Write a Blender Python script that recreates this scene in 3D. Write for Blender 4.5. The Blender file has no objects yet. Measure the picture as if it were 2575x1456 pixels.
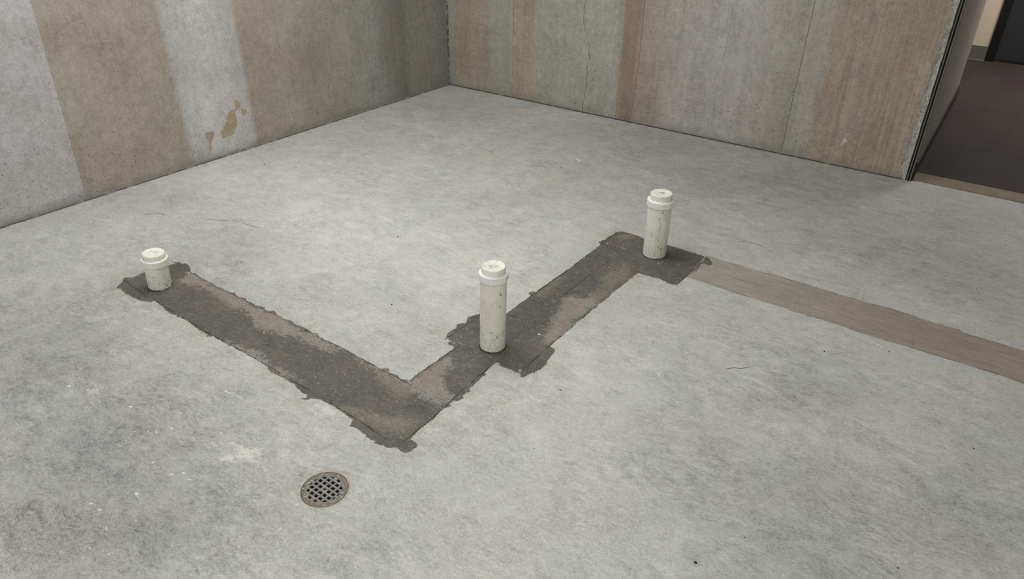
import bpy, bmesh, math, random
import numpy as np
from mathutils import Vector, Matrix
from mathutils.geometry import delaunay_2d_cdt
random.seed(7)
S = bpy.context.scene
COL = S.collection

# ------------------------------------------------------------------ camera, exposure, lights
cam_d = bpy.data.cameras.new('camera'); cam = bpy.data.objects.new('camera', cam_d); COL.objects.link(cam)
yaw, pitch, roll, FPX = -0.617196305, 0.533021760, 0.0125099270, 1798.24
cy, sy, cp, sp = math.cos(yaw), math.sin(yaw), math.cos(pitch), math.sin(pitch)
fwd = Vector((sy*cp, cy*cp, -sp)); rgt = Vector((cy, -sy, 0)); up = rgt.cross(fwd)
r2 = math.cos(roll)*rgt + math.sin(roll)*up; u2 = -math.sin(roll)*rgt + math.cos(roll)*up
M = Matrix((r2, u2, -fwd)).transposed().to_4x4(); M.translation = Vector((3.75735, -4.39325, 1.5))
cam.matrix_world = M
cam_d.sensor_fit = 'HORIZONTAL'; cam_d.sensor_width = 36; cam_d.lens = 36*FPX/2575; cam_d.clip_start = .05
S.camera = cam
S.view_settings.view_transform = 'Standard'; S.view_settings.look = 'None'
S.view_settings.gamma = 1; S.view_settings.use_curve_mapping = False
S.view_settings.exposure = 0.0
w = bpy.data.worlds.new('world'); S.world = w; w.use_nodes = True
w.node_tree.nodes['Background'].inputs[0].default_value = (.9, .95, 1, 1)
w.node_tree.nodes['Background'].inputs[1].default_value = .2
LIGHTS = [ # x, y, sx, sy, watts, colour
 (1.35, -2.2, 1.5, 2.0, 60, (1, .995, .98)),
 (4.3, -4.7, 1.8, 1.8, 42, (1, .995, .98)),  # added fill behind the camera, no fixture, lifts faces turned to the viewpoint
 (2.3, -5.6, 1.6, .8, 34, (1, .995, .985)),  # added unseen fill, lights the fronts of the pipes
]
for i, (x, y, sx, sy_, P, c) in enumerate(LIGHTS):
    L = bpy.data.lights.new('ceiling_and_fill_lamp', 'AREA'); L.shape = 'RECTANGLE'; L.size = sx; L.size_y = sy_
    L.energy = P; L.color = c
    o = bpy.data.objects.new('ceiling_and_fill_lamp', L); o.location = (x, y, 2.93); COL.objects.link(o)
L = bpy.data.lights.new('hall_fill_lamp', 'AREA'); L.size = .8; L.energy = 50; L.color = (1, .95, .9)  # added fill without a fixture, brightens the grey hall wall
o = bpy.data.objects.new('hall_fill_lamp', L); o.location = (4.2, 2.75, 2.2); COL.objects.link(o)

# ------------------------------------------------------------------ traced plan data (millimetres on the floor or wall)
D=[(983,-3282),(966,-3264),(949,-3235),(923,-3223),(950,-3192),(950,-3170),(948,-3150),(947,-3134),(940,-3100),(951,-3069),(982,-3046),(970,-3038),(984,-3028),(968,-3011),(980,-2996),(1003,-3002),(1013,-2989),(1042,-2990),(1060,-3000),(1089,-3009),(1092,-3026),(1101,-3036),(1111,-3028),(1128,-3015),(1155,-3017),(1172,-3026),(1233,-3028),(1250,-3021),(1268,-3028),(1285,-3031),(1313,-3026),(1390,-3023),(1393,-3011),(1410,-3019),(1437,-3028),(1466,-3016),(1492,-3026),(1552,-3024),(1587,-3012),(1599,-3026),(1627,-3024),(1628,-3010),(1652,-3010),(1664,-3019),(1715,-3022),(1748,-3015),(1781,-3021),(1815,-3017),(1855,-3018),(1877,-3022),(1891,-3015),(1913,-3020),(1918,-3029),(1991,-3031),(2019,-3022),(2043,-3020),(2055,-3027),(1982,-3031),(2017,-3023),(2032,-3019),(2051,-3027),(2091,-3025),(2161,-3029),(2204,-3027),(2219,-3033),(2243,-3025),(2244,-3018),(2261,-3015),(2278,-3029),(2307,-3023),(2330,-3029),(2353,-3024),(2361,-3031),(2360,-2988),(2360,-2912),(2362,-2834),(2362,-2788),(2351,-2775),(2331,-2782),(2321,-2768),(2324,-2758),(2344,-2761),(2366,-2751),(2293,-2750),(2281,-2722),(2284,-2679),(2268,-2657),(2292,-2631),(2272,-2594),(2282,-2569),(2292,-2548),(2334,-2517),(2377,-2485),(2378,-2332),(2376,-2314),(2361,-2310),(2354,-2296),(2365,-2278),(2378,-2278),(2375,-2256),(2378,-2193),(2382,-2169),(2374,-2251),(2374,-2201),(2379,-2159),(2376,-2144),(2379,-2092),(2383,-2039),(2382,-2017),(2386,-1946),(2382,-1927),(2383,-1895),(2375,-1869),(2382,-1852),(2385,-1822),(2381,-1792),(2375,-1776),(2382,-1758),(2370,-1734),(2357,-1727),(2358,-1697),(2367,-1681),(2364,-1657),(2370,-1618),(2371,-1581),(2383,-1563),(2393,-1556),(2427,-1553),(2477,-1555),(2510,-1565),(2618,-1558),(2669,-1558),(2747,-1560),(2800,-1557),(2818,-1569),(2833,-1564),(2849,-1583),(2864,-1602),(2865,-1632),(2843,-1628),(2827,-1630),(2837,-1712),(2820,-1792),(2818,-1877),(2787,-1886),(2763,-1877),(2730,-1869),(2709,-1875),(2662,-1881),(2648,-1878),(2641,-1888),(2636,-1911),(2640,-1936),(2632,-1945),(2635,-2019),(2632,-2115),(2633,-2108),(2634,-2216),(2633,-2307),(2630,-2385),(2630,-2457),(2631,-2521),(2634,-2566),(2654,-2571),(2667,-2587),(2671,-2609),(2674,-2632),(2675,-2650),(2686,-2671),(2684,-2697),(2676,-2726),(2666,-2751),(2667,-2765),(2659,-2780),(2652,-2780),(2643,-2766),(2634,-2764),(2622,-2771),(2610,-2766),(2593,-2769),(2575,-2772),(2555,-2768),(2539,-2761),(2535,-2754),(2535,-2772),(2539,-2832),(2552,-2842),(2548,-2858),(2550,-2882),(2552,-2899),(2553,-2936),(2562,-2944),(2558,-2962),(2557,-2975),(2569,-2984),(2564,-3002),(2551,-3015),(2551,-3024),(2552,-3035),(2560,-3037),(2553,-3059),(2548,-3080),(2553,-3104),(2558,-3120),(2558,-3137),(2554,-3163),(2554,-3184),(2558,-3218),(2563,-3230),(2587,-3233),(2598,-3241),(2601,-3257),(2595,-3278),(2587,-3286),(2568,-3286),(2553,-3282),(2546,-3290),(2527,-3302),(2513,-3299),(2486,-3312),(2480,-3301),(2449,-3306),(2436,-3298),(2421,-3298),(2397,-3295),(2369,-3300),(2365,-3287),(2357,-3276),(2316,-3269),(2260,-3265),(2227,-3266),(2200,-3266),(2175,-3276),(2161,-3295),(2149,-3303),(2143,-3302),(2154,-3285),(2143,-3275),(2121,-3280),(2104,-3274),(2089,-3273),(2066,-3265),(2039,-3266),(2033,-3265),(2016,-3262),(1975,-3267),(1957,-3269),(1926,-3264),(1918,-3256),(1868,-3253),(1827,-3252),(1781,-3251),(1728,-3251),(1691,-3257),(1647,-3254),(1625,-3257),(1600,-3254),(1598,-3264),(1575,-3270),(1564,-3273),(1531,-3265),(1518,-3264),(1490,-3257),(1586,-3264),(1580,-3272),(1550,-3273),(1523,-3260),(1472,-3255),(1422,-3249),(1385,-3250),(1383,-3264),(1366,-3255),(1334,-3261),(1292,-3256),(1245,-3248),(1194,-3243),(1199,-3259),(1166,-3269),(1149,-3277),(1105,-3281),(1053,-3281),(995,-3274)]
B=[(2812,-1549),(2906,-1549),(2957,-1545),(3044,-1553),(3147,-1546),(3261,-1545),(3366,-1547),(3455,-1544),(3516,-1547),(3584,-1537),(3658,-1541),(3735,-1548),(3809,-1543),(3892,-1559),(3962,-1559),(4041,-1557),(4306,-1577),(4305,-1792),(4057,-1786),(3982,-1777),(3926,-1782),(3850,-1781),(3786,-1785),(3720,-1785),(3663,-1788),(3594,-1792),(3564,-1791),(3514,-1793),(3464,-1781),(3417,-1785),(3380,-1787),(3277,-1792),(3241,-1786),(3162,-1791),(3090,-1788),(3026,-1794),(2929,-1785),(2822,-1787)]
WN=[[(1086,-3036),(1136,-3020),(1289,-3033),(1447,-3031),(1645,-3029),(1822,-3029),(2029,-3027),(2069,-3040),(2031,-3068),(1969,-3083),(1910,-3079),(1860,-3084),(1815,-3093),(1763,-3098),(1666,-3128),(1637,-3088),(1567,-3087),(1463,-3081),(1341,-3065),(1250,-3073),(1202,-3088),(1164,-3095),(1125,-3082),(1109,-3051)],[(2366,-3031),(2368,-2892),(2379,-2829),(2426,-2870),(2446,-2933),(2504,-2978),(2541,-2999),(2535,-3061),(2468,-3053)],[(2499,-2247),(2584,-2183),(2629,-2207),(2628,-2358),(2625,-2494),(2630,-2564),(2601,-2564),(2576,-2481),(2534,-2398),(2527,-2302)],[(1666,-3245),(1733,-3232),(1796,-3225),(1857,-3230),(1925,-3241),(2033,-3231),(2065,-3243),(2043,-3251),(1870,-3254),(1728,-3251)],[(2122,-3041),(2208,-3031),(2287,-3039),(2261,-3057),(2172,-3058)]]
TN=[[(2279,-3251),(2338,-3218),(2415,-3212),(2446,-3161),(2509,-3143),(2541,-3157),(2533,-3232),(2437,-3255),(2368,-3263)],[(2532,-2020),(2558,-1833),(2630,-1911),(2632,-2115),(2620,-2280),(2576,-2330),(2562,-2101)],[(2380,-2210),(2394,-2088),(2416,-2176),(2421,-2272),(2453,-2306),(2385,-2286)],[(2248,-3021),(2417,-3042),(2407,-3098),(2331,-3106),(2243,-3083)],[(2378,-1625),(2411,-1556),(2487,-1569),(2438,-1606),(2410,-1653)]]
SP=[[(2020,-3618),(2058,-3603),(2079,-3596),(2118,-3571),(2145,-3547),(2191,-3538),(2235,-3517),(2269,-3532),(2258,-3556),(2304,-3560),(2303,-3591),(2252,-3583),(2223,-3604),(2177,-3643),(2159,-3620),(2186,-3577),(2142,-3577),(2066,-3613)],[(1584,-3717),(1611,-3692),(1645,-3700),(1641,-3727),(1606,-3728)],[(1529,-3699),(1545,-3657),(1573,-3646),(1596,-3679),(1561,-3705)],[(2324,-3549),(2341,-3541),(2385,-3527),(2379,-3539),(2348,-3546)],[(2244,-3457),(2276,-3438),(2281,-3447),(2256,-3461)],[(1650,-3421),(1689,-3414),(1712,-3440),(1672,-3437)],[(2181,-3284),(2265,-3269),(2324,-3272),(2312,-3299),(2232,-3303)],[(1468,-3673),(1479,-3653),(1497,-3662),(1485,-3676)],[(2098,-3842),(2105,-3833),(2112,-3842)],[(2114,-3907),(2119,-3884),(2124,-3900)],[(1331,-3386),(1422,-3348),(1491,-3318),(1497,-3338),(1434,-3356),(1370,-3374)],[(1321,-3436),(1335,-3408),(1354,-3427)],[(3002,-2452),(3033,-2460),(3051,-2487),(3031,-2511)],[(2916,-2201),(2934,-2194),(2938,-2209)]]
SAW={'long':[[(888,-3224),(965,-3229),(1137,-3240),(1234,-3242),(1407,-3251),(1589,-3253),(1684,-3252),(1867,-3251),(2042,-3255),(2127,-3257),(2188,-3258),(2184,-3260),(2273,-3261),(2379,-3266),(2517,-3276),(2551,-3279)],[(935,-3012),(1055,-3020),(1285,-3031),(1443,-3028),(1642,-3026),(1820,-3027),(2026,-3025),(1922,-3031),(2044,-3025),(2208,-3031),(2364,-3036),(2414,-3038)]],'diag':[[(2380,-1859),(2382,-2169),(2378,-2332),(2377,-2485)],[(2302,-2558),(2301,-2671),(2299,-2777)],[(2368,-2764),(2362,-2914),(2364,-3036)],[(2534,-2752),(2538,-2947),(2550,-3101),(2552,-3240)],[(2637,-2756),(2632,-2581),(2632,-2445),(2631,-2286),(2634,-2216),(2633,-2108),(2635,-2019),(2637,-1917)],[(2487,-1805),(2482,-2001),(2482,-2147),(2480,-2260)],[(2381,-2491),(2411,-2480),(2450,-2496)],[(2373,-1584),(2377,-1687),(2381,-1904),(2384,-2074),(2378,-2265)]],'boxC':[[(2820,-1547),(2818,-1788),(2819,-1883)]],'brown':[[(3044,-1553),(3147,-1546),(3261,-1545),(3366,-1547),(3455,-1544)],[(3516,-1547),(3584,-1537),(3658,-1541),(3735,-1548),(3809,-1543),(3892,-1559),(3962,-1559),(4041,-1557)],[(3026,-1794),(3090,-1788),(3114,-1789)],[(3241,-1786),(3277,-1792),(3380,-1787)],[(3417,-1785),(3464,-1781),(3514,-1793),(3564,-1791),(3663,-1788)],[(3720,-1785),(3786,-1785),(3850,-1781),(3926,-1782),(3982,-1777),(4057,-1786)]]}
SAWW={'long':[[(962,-3229),(985,-3230)],[(2071,-3252),(2085,-3252)],[(2175,-3257),(2193,-3259)],[(2364,-3036),(2414,-3038)],[(2434,-3042),(2488,-3038)],[(958,-3223),(956,-3155)],[(1043,-3018),(1062,-3020)],[(2039,-3208),(2133,-3215)],[(2133,-3124),(2212,-3135)],[(1875,-3141),(1859,-3163),(1839,-3100)],[(2161,-3216),(2212,-3214)]],'diag':[[(2293,-2750),(2361,-2750),(2418,-2747)],[(2493,-2751),(2533,-2755),(2580,-2752),(2637,-2756),(2662,-2758)],[(2636,-2777),(2638,-2751),(2636,-2711)],[(2301,-2671),(2297,-2747)],[(2533,-2758),(2536,-2785)],[(2535,-2867),(2537,-2950)],[(2367,-2788),(2368,-2764)],[(2477,-2399),(2480,-2285)]],'boxC':[[(2394,-1686),(2438,-1704),(2477,-1712),(2540,-1717)],[(2463,-1779),(2508,-1801),(2569,-1824),(2632,-1846),(2735,-1854),(2765,-1853)],[(2617,-1848),(2640,-1850)],[(2631,-1751),(2632,-1846)],[(2365,-1568),(2380,-1569),(2382,-1538)],[(2821,-1557),(2819,-1706)],[(2739,-1843),(2758,-1833)]]}
OB={'long':[(888,-3224),(965,-3229),(1137,-3240),(1234,-3242),(1407,-3251),(1589,-3253),(1684,-3252),(1867,-3251),(2042,-3255),(2127,-3257),(2188,-3258),(2184,-3260),(2273,-3261),(2379,-3266),(2517,-3276),(2551,-3279),(2550,-3254),(2551,-3243),(2550,-3101),(2549,-3031),(2471,-3038),(2414,-3038),(2364,-3036),(2208,-3031),(2044,-3025),(1922,-3031),(2026,-3025),(1820,-3027),(1642,-3026),(1443,-3028),(1285,-3031),(1055,-3020),(935,-3012)],'diag':[(2364,-3036),(2362,-2914),(2368,-2764),(2293,-2750),(2301,-2671),(2302,-2558),(2377,-2485),(2378,-2332),(2382,-2169),(2380,-1859),(2388,-1998),(2380,-1760),(2374,-1619),(2463,-1779),(2569,-1824),(2625,-1846),(2637,-1917),(2635,-2019),(2633,-2108),(2634,-2216),(2631,-2286),(2632,-2445),(2632,-2581),(2637,-2756),(2533,-2755),(2538,-2947),(2547,-3029),(2470,-3037),(2413,-3037)],'boxC':[(2375,-1614),(2383,-1563),(2427,-1553),(2477,-1555),(2510,-1565),(2618,-1558),(2669,-1558),(2747,-1560),(2814,-1559),(2818,-1788),(2739,-1843),(2635,-1844),(2567,-1820),(2463,-1775)],'brown':[(2815,-1553),(2957,-1545),(3147,-1546),(3366,-1547),(3584,-1537),(3735,-1548),(3892,-1559),(4041,-1557),(4306,-1577),(4305,-1792),(4057,-1786),(3926,-1782),(3786,-1785),(3594,-1792),(3417,-1785),(3241,-1786),(3026,-1794),(2825,-1785)]}
CR=[[(2878,-1333),(2899,-1298),(2956,-1302),(3004,-1306)],[(3197,-2323),(3222,-2294),(3248,-2280),(3268,-2253)],[(397,-2822),(434,-2770),(511,-2754)],[(695,-2667),(818,-2597),(995,-2570)],[(1678,-2459),(1721,-2404)]]
SPK=[(17390,-36510,43,32,50,-28),(14765,-37147,48,36,65,-32),(22426,-33250,50,37,39,-34),(25205,-36870,35,26,24,-19),(20384,-39334,40,29,43,-22),(21145,-37430,42,31,38,-24),(21379,-37199,42,31,37,-24),(22389,-39924,28,20,27,-15),(20782,-35559,33,25,29,-21),(19162,-36695,33,25,38,-23),(18939,-36835,26,19,26,-15),(18623,-37067,26,19,26,-15),(19371,-36310,34,25,44,-28),(21727,-37257,48,35,21,-14),(20275,-37486,25,18,29,-17),(20614,-37479,24,18,22,-14),(21547,-39541,22,16,44,-24),(20775,-39312,42,31,41,-22),(21038,-38413,47,34,52,-30),(23417,-38851,25,18,22,-14),(24518,-37860,22,16,16,-12),(23858,-36662,30,22,32,-24),(22459,-34642,26,19,27,-22),(21998,-40364,24,18,23,-12),(21822,-40120,22,16,28,-14),(15922,-36815,32,23,31,-16),(21530,-38392,23,17,20,-12),(18774,-37442,18,13,25,-14),(19076,-37423,15,11,19,-11),(25748,-37329,37,27,15,-12),(24278,-38694,31,22,20,-13),(25482,-27646,39,29,21,-28),(26308,-27522,39,29,26,-37),(25602,-25270,54,40,21,-31),(24291,-24900,12,9,16,-23),(24771,-15399,23,17,20,-39),(23977,-17146,30,22,30,-54),(27472,-17037,28,21,19,-41),(26732,-17454,28,21,16,-34),(26814,-17345,21,16,16,-34),(22302,-16936,61,46,34,-56),(17073,-8410,57,44,70,-116),(17200,-8483,57,43,70,-116),(37281,-24163,29,22,8,-37),(34300,-28762,14,11,16,-42),(17324,-31295,24,18,43,-33),(15090,-33538,23,17,46,-29)]
BLK=[(19721,-27018,28),(15739,-22464,37),(28025,-27598,27),(2972,-20184,41),(34450,-31414,40),(38615,-28555,22),(25587,-31694,15),(34525,-20008,26),(36433,-18592,23),(34449,-23287,21),(35594,-24560,15),(28871,-30445,16),(26770,-27320,25),(25802,-31862,15),(16931,-10095,37),(39600,-22529,24),(11811,-34318,22),(24542,-37592,15),(25330,-36243,16),(35165,-29914,16),(35755,-29859,13),(19439,-8822,32),(24285,-24852,12)]
SCR=[([(1899,-3425),(1946,-3420),(1993,-3414)],0.004),([(1993,-3414),(2057,-3409)],0.0012),([(1337,-3386),(1382,-3365),(1424,-3349)],0.003),([(1600,-276),(1694,-298),(1789,-333)],0.0018),([(1864,-588),(1945,-607)],0.002),([(1440,-1026),(1492,-1038),(1504,-1003),(1504,-923)],0.0015)]
RSEAM=[[(624,694),(623,443),(618,23)],[(1638,791),(1639,413),(1615,18)],[(1505,473),(1504,297),(1502,10)],[(2665,890),(2660,564),(2654,271),(2653,7)]]
RCRACK=[[(1212,750),(1202,688),(1202,633),(1218,540)],[(1241,491),(1262,469),(1258,416),(1266,385),(1248,333),(1256,284),(1248,232),(1255,199),(1243,128),(1238,58),(1234,2)],[(993,694),(1025,661),(1045,648)],[(2207,846),(2208,662),(2201,492)],[(2186,266),(2190,155)]]
LSEAM=[[(-806,680),(-825,492),(-824,328),(-821,209),(-833,64)]]
LSTAIN=[[(-1940,307),(-1911,291),(-1919,255),(-1949,243),(-1956,159),(-1999,112),(-2060,108),(-2069,140),(-2032,187),(-1997,245),(-1952,253)],[(-2168,165),(-2112,162),(-2111,141),(-2144,112),(-2154,47),(-2164,50),(-2155,110),(-2169,138)],[(-1910,244),(-1868,229),(-1884,209),(-1907,205)]]
RWHITE=[[(624,404),(654,408),(654,378),(629,376)],[(2988,200),(3004,197),(2993,179),(3004,155),(2986,120),(2973,114),(2977,153),(2988,171)]]
CHIP=[(3318,952),(3331,884),(3327,826),(3338,802),(3324,768),(3324,717),(3333,673),(3318,641),(3322,589),(3323,535),(3316,495),(3324,441),(3318,383),(3317,310),(3315,259),(3318,218),(3311,174),(3324,143),(3311,97),(3313,53),(3323,16)]
TIES=[(2644,682,10),(3021,849,8),(1485,573,8),(413,313,10),(715,615,10),(1609,343,7),(1654,337,7),(1071,339,5),(1543,100,6),(1692,754,13),(1700,602,6),(2642,380,5)]

# ------------------------------------------------------------------ helpers
def mm(L): return [(a/1000, b/1000) for a, b in L]
def link(name, me, mat=None, parent=None):
    o = bpy.data.objects.new(name, me); COL.objects.link(o)
    if mat is not None: me.materials.append(mat)
    if parent is not None: o.parent = parent
    return o
def tag(o, label=None, cat=None, group=None, kind=None):
    if label: o['label'] = label
    if cat: o['category'] = cat
    if group: o['group'] = group
    if kind: o['kind'] = kind
    return o
def frombm(name, bm, mat, parent=None, smooth=False):
    me = bpy.data.meshes.new(name); bm.to_mesh(me); bm.free()
    if smooth:
        for p in me.polygons: p.use_smooth = True
    return link(name, me, mat, parent)
def box(bm, x0, x1, y0, y1, z0, z1):
    v = [bm.verts.new((x, y, z)) for z in (z0, z1) for x, y in ((x0, y0), (x1, y0), (x1, y1), (x0, y1))]
    for f in ((3, 2, 1, 0), (4, 5, 6, 7), (0, 1, 5, 4), (1, 2, 6, 5), (2, 3, 7, 6), (3, 0, 4, 7)):
        bm.faces.new([v[i] for i in f])
def boxobj(name, mat, parent, *b, bevel=0):
    bm = bmesh.new(); box(bm, *b)
    if bevel: bmesh.ops.bevel(bm, geom=bm.edges[:], offset=bevel, segments=2, affect='EDGES')
    return frombm(name, bm, mat, parent)

# signed distance (metres, positive inside) of points to a polygon
def sdf(P, poly, reach=.12):
    poly = np.array(poly); out = np.full(len(P), -reach)
    lo, hi = poly.min(0)-reach, poly.max(0)+reach
    idx = np.where((P[:, 0] > lo[0]) & (P[:, 0] < hi[0]) & (P[:, 1] > lo[1]) & (P[:, 1] < hi[1]))[0]
    if not len(idx): return out
    Q = P[idx]; d = np.full(len(Q), 9.); ins = np.zeros(len(Q), bool)
    for i in range(len(poly)):
        a = poly[i]; b = poly[(i+1) % len(poly)]; ab = b-a; n = ab@ab
        if n < 1e-12: continue
        t = np.clip(((Q-a)@ab)/n, 0, 1); e = Q-a-t[:, None]*ab
        d = np.minimum(d, (e*e).sum(1))
        c = (a[1] > Q[:, 1]) != (b[1] > Q[:, 1])
        if abs(ab[1]) > 1e-9:
            xx = a[0]+(Q[:, 1]-a[1])*ab[0]/ab[1]; ins ^= c & (Q[:, 0] < xx)
    d = np.sqrt(d); out[idx] = np.clip(np.where(ins, d, -d), -reach, reach)
    return out
def union(P, polys): return np.maximum.reduce([sdf(P, mm(q)) for q in polys])
def setattr_f(me, name, arr):
    a = me.attributes.new(name, 'FLOAT', 'POINT'); a.data.foreach_set('value', np.asarray(arr, np.float32))
# broad tone of the slab: (x, y, rx, ry, angle, value, warmth)
TONES = [  # mottling, plus lower-left shade painted in to offset the front fill lamp
 (1.987,-3.906,0.572,0.329,0.634,-0.065,0.000),
 (2.363,-3.911,0.348,0.135,0.632,-0.030,0.000),
 (1.161,-2.824,0.279,0.244,0.644,-0.060,0.030),
 (1.599,-2.958,0.236,0.172,0.641,-0.030,0.000),
 (1.164,-3.594,0.375,0.301,0.639,-0.100,0.040),
 (1.803,-3.845,0.352,0.229,0.635,-0.070,-0.020),
 (1.502,-3.819,0.151,0.113,0.637,-0.040,-0.050),
 (1.836,-3.471,0.196,0.139,0.637,-0.030,0.050),
 (2.182,-3.799,0.283,0.173,0.634,-0.020,-0.030),
 (2.125,-4.008,0.255,0.120,0.633,-0.060,0.000),
 (2.411,-3.219,0.201,0.109,0.636,0.020,0.020),
 (2.204,-3.529,0.142,0.083,0.635,0.030,0.050),
 (1.584,-2.260,0.596,0.475,0.645,0.060,-0.040),
 (2.087,-2.353,0.270,0.282,0.642,0.050,0.030),
 (1.042,-2.214,0.526,0.363,0.648,0.040,-0.040),
 (0.356,-2.185,0.443,0.283,0.651,0.050,-0.080),
 (2.807,-2.529,0.313,0.262,0.638,0.050,0.000),
 (2.962,-3.033,0.307,0.169,0.635,0.020,0.000),
 (2.824,-3.327,0.275,0.199,0.634,0.000,-0.060),
 (3.405,-2.362,0.239,0.137,0.637,-0.060,-0.040),
 (3.314,-2.834,0.174,0.163,0.634,-0.070,-0.060),
 (3.689,-2.300,0.191,0.109,0.636,0.030,0.100),
 (3.966,-2.294,0.156,0.127,0.635,-0.050,0.000),
 (3.941,-2.645,0.213,0.160,0.633,-0.080,-0.030),
 (3.626,-2.738,0.223,0.137,0.634,-0.050,0.000),
 (3.561,-3.033,0.183,0.071,0.632,-0.070,-0.060),
 (3.235,-3.272,0.263,0.093,0.632,0.000,-0.030),
 (3.427,-1.076,0.441,0.287,0.644,-0.070,0.060),
 (3.824,-1.053,0.278,0.256,0.642,-0.080,0.030),
 (2.799,-0.547,0.735,0.366,0.650,-0.080,0.090),
 (3.669,-0.468,0.404,0.260,0.646,-0.050,0.020),
 (2.175,-0.475,0.484,0.319,0.653,-0.050,0.060),
 (1.881,-0.139,0.686,0.376,0.656,-0.080,0.100),
 (1.618,-1.147,0.390,0.293,0.651,-0.020,0.050),
 (0.582,-0.473,0.341,0.276,0.660,-0.050,0.000),
 (2.961,-1.326,0.298,0.228,0.645,0.020,0.020),
 (0.903,-0.790,0.473,0.311,0.657,-0.020,-0.080),
 (1.574,-1.811,0.367,0.280,0.648,-0.030,-0.020),
 (0.954,-3.201,0.115,0.130,0.642,-0.050,0.080),
 (0.379,-3.268,0.249,0.151,0.645,0.020,-0.050),
 (0.311,-2.640,0.122,0.101,0.649,-0.060,0.000),
 (0.826,-2.670,0.208,0.086,0.646,-0.030,0.000),
 (2.725,-1.918,0.067,0.066,0.642,0.000,0.120),
 (2.293,-2.706,0.104,0.065,0.640,-0.050,0.150),
 (1.879,-2.998,0.089,0.065,0.640,0.000,0.100),
 (3.632,-2.871,0.106,0.064,0.633,-0.030,-0.100),
 (3.741,-2.975,0.148,0.045,0.632,-0.050,0.000)
]
def tone(P):
    v = np.zeros(len(P)); wm = np.zeros(len(P))
    for x, y, rx, ry, a, dv, dw in TONES:
        c, s = math.cos(a), math.sin(a); X = P[:, 0]-x; Y = P[:, 1]-y
        u = (c*X+s*Y)/rx; t = (-s*X+c*Y)/ry; g = np.exp(-(u*u+t*t)*.7)
        v += dv*g; wm += dw*g
    return v, wm
def floor_attrs(me):
    n = len(me.vertices); co = np.empty(n*3, np.float32); me.vertices.foreach_get('co', co)
    P = co.reshape(-1, 3)[:, :2].astype(float)
    setattr_f(me, 'sd_dark', sdf(P, mm(D))); setattr_f(me, 'sd_brown', sdf(P, mm(B)))
    setattr_f(me, 'sd_worn', union(P, WN)); setattr_f(me, 'sd_tan', union(P, TN)); setattr_f(me, 'sd_splash', union(P, SP))
    v, wm = tone(P); setattr_f(me, 'tone', v); setattr_f(me, 'warm', wm)

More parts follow.
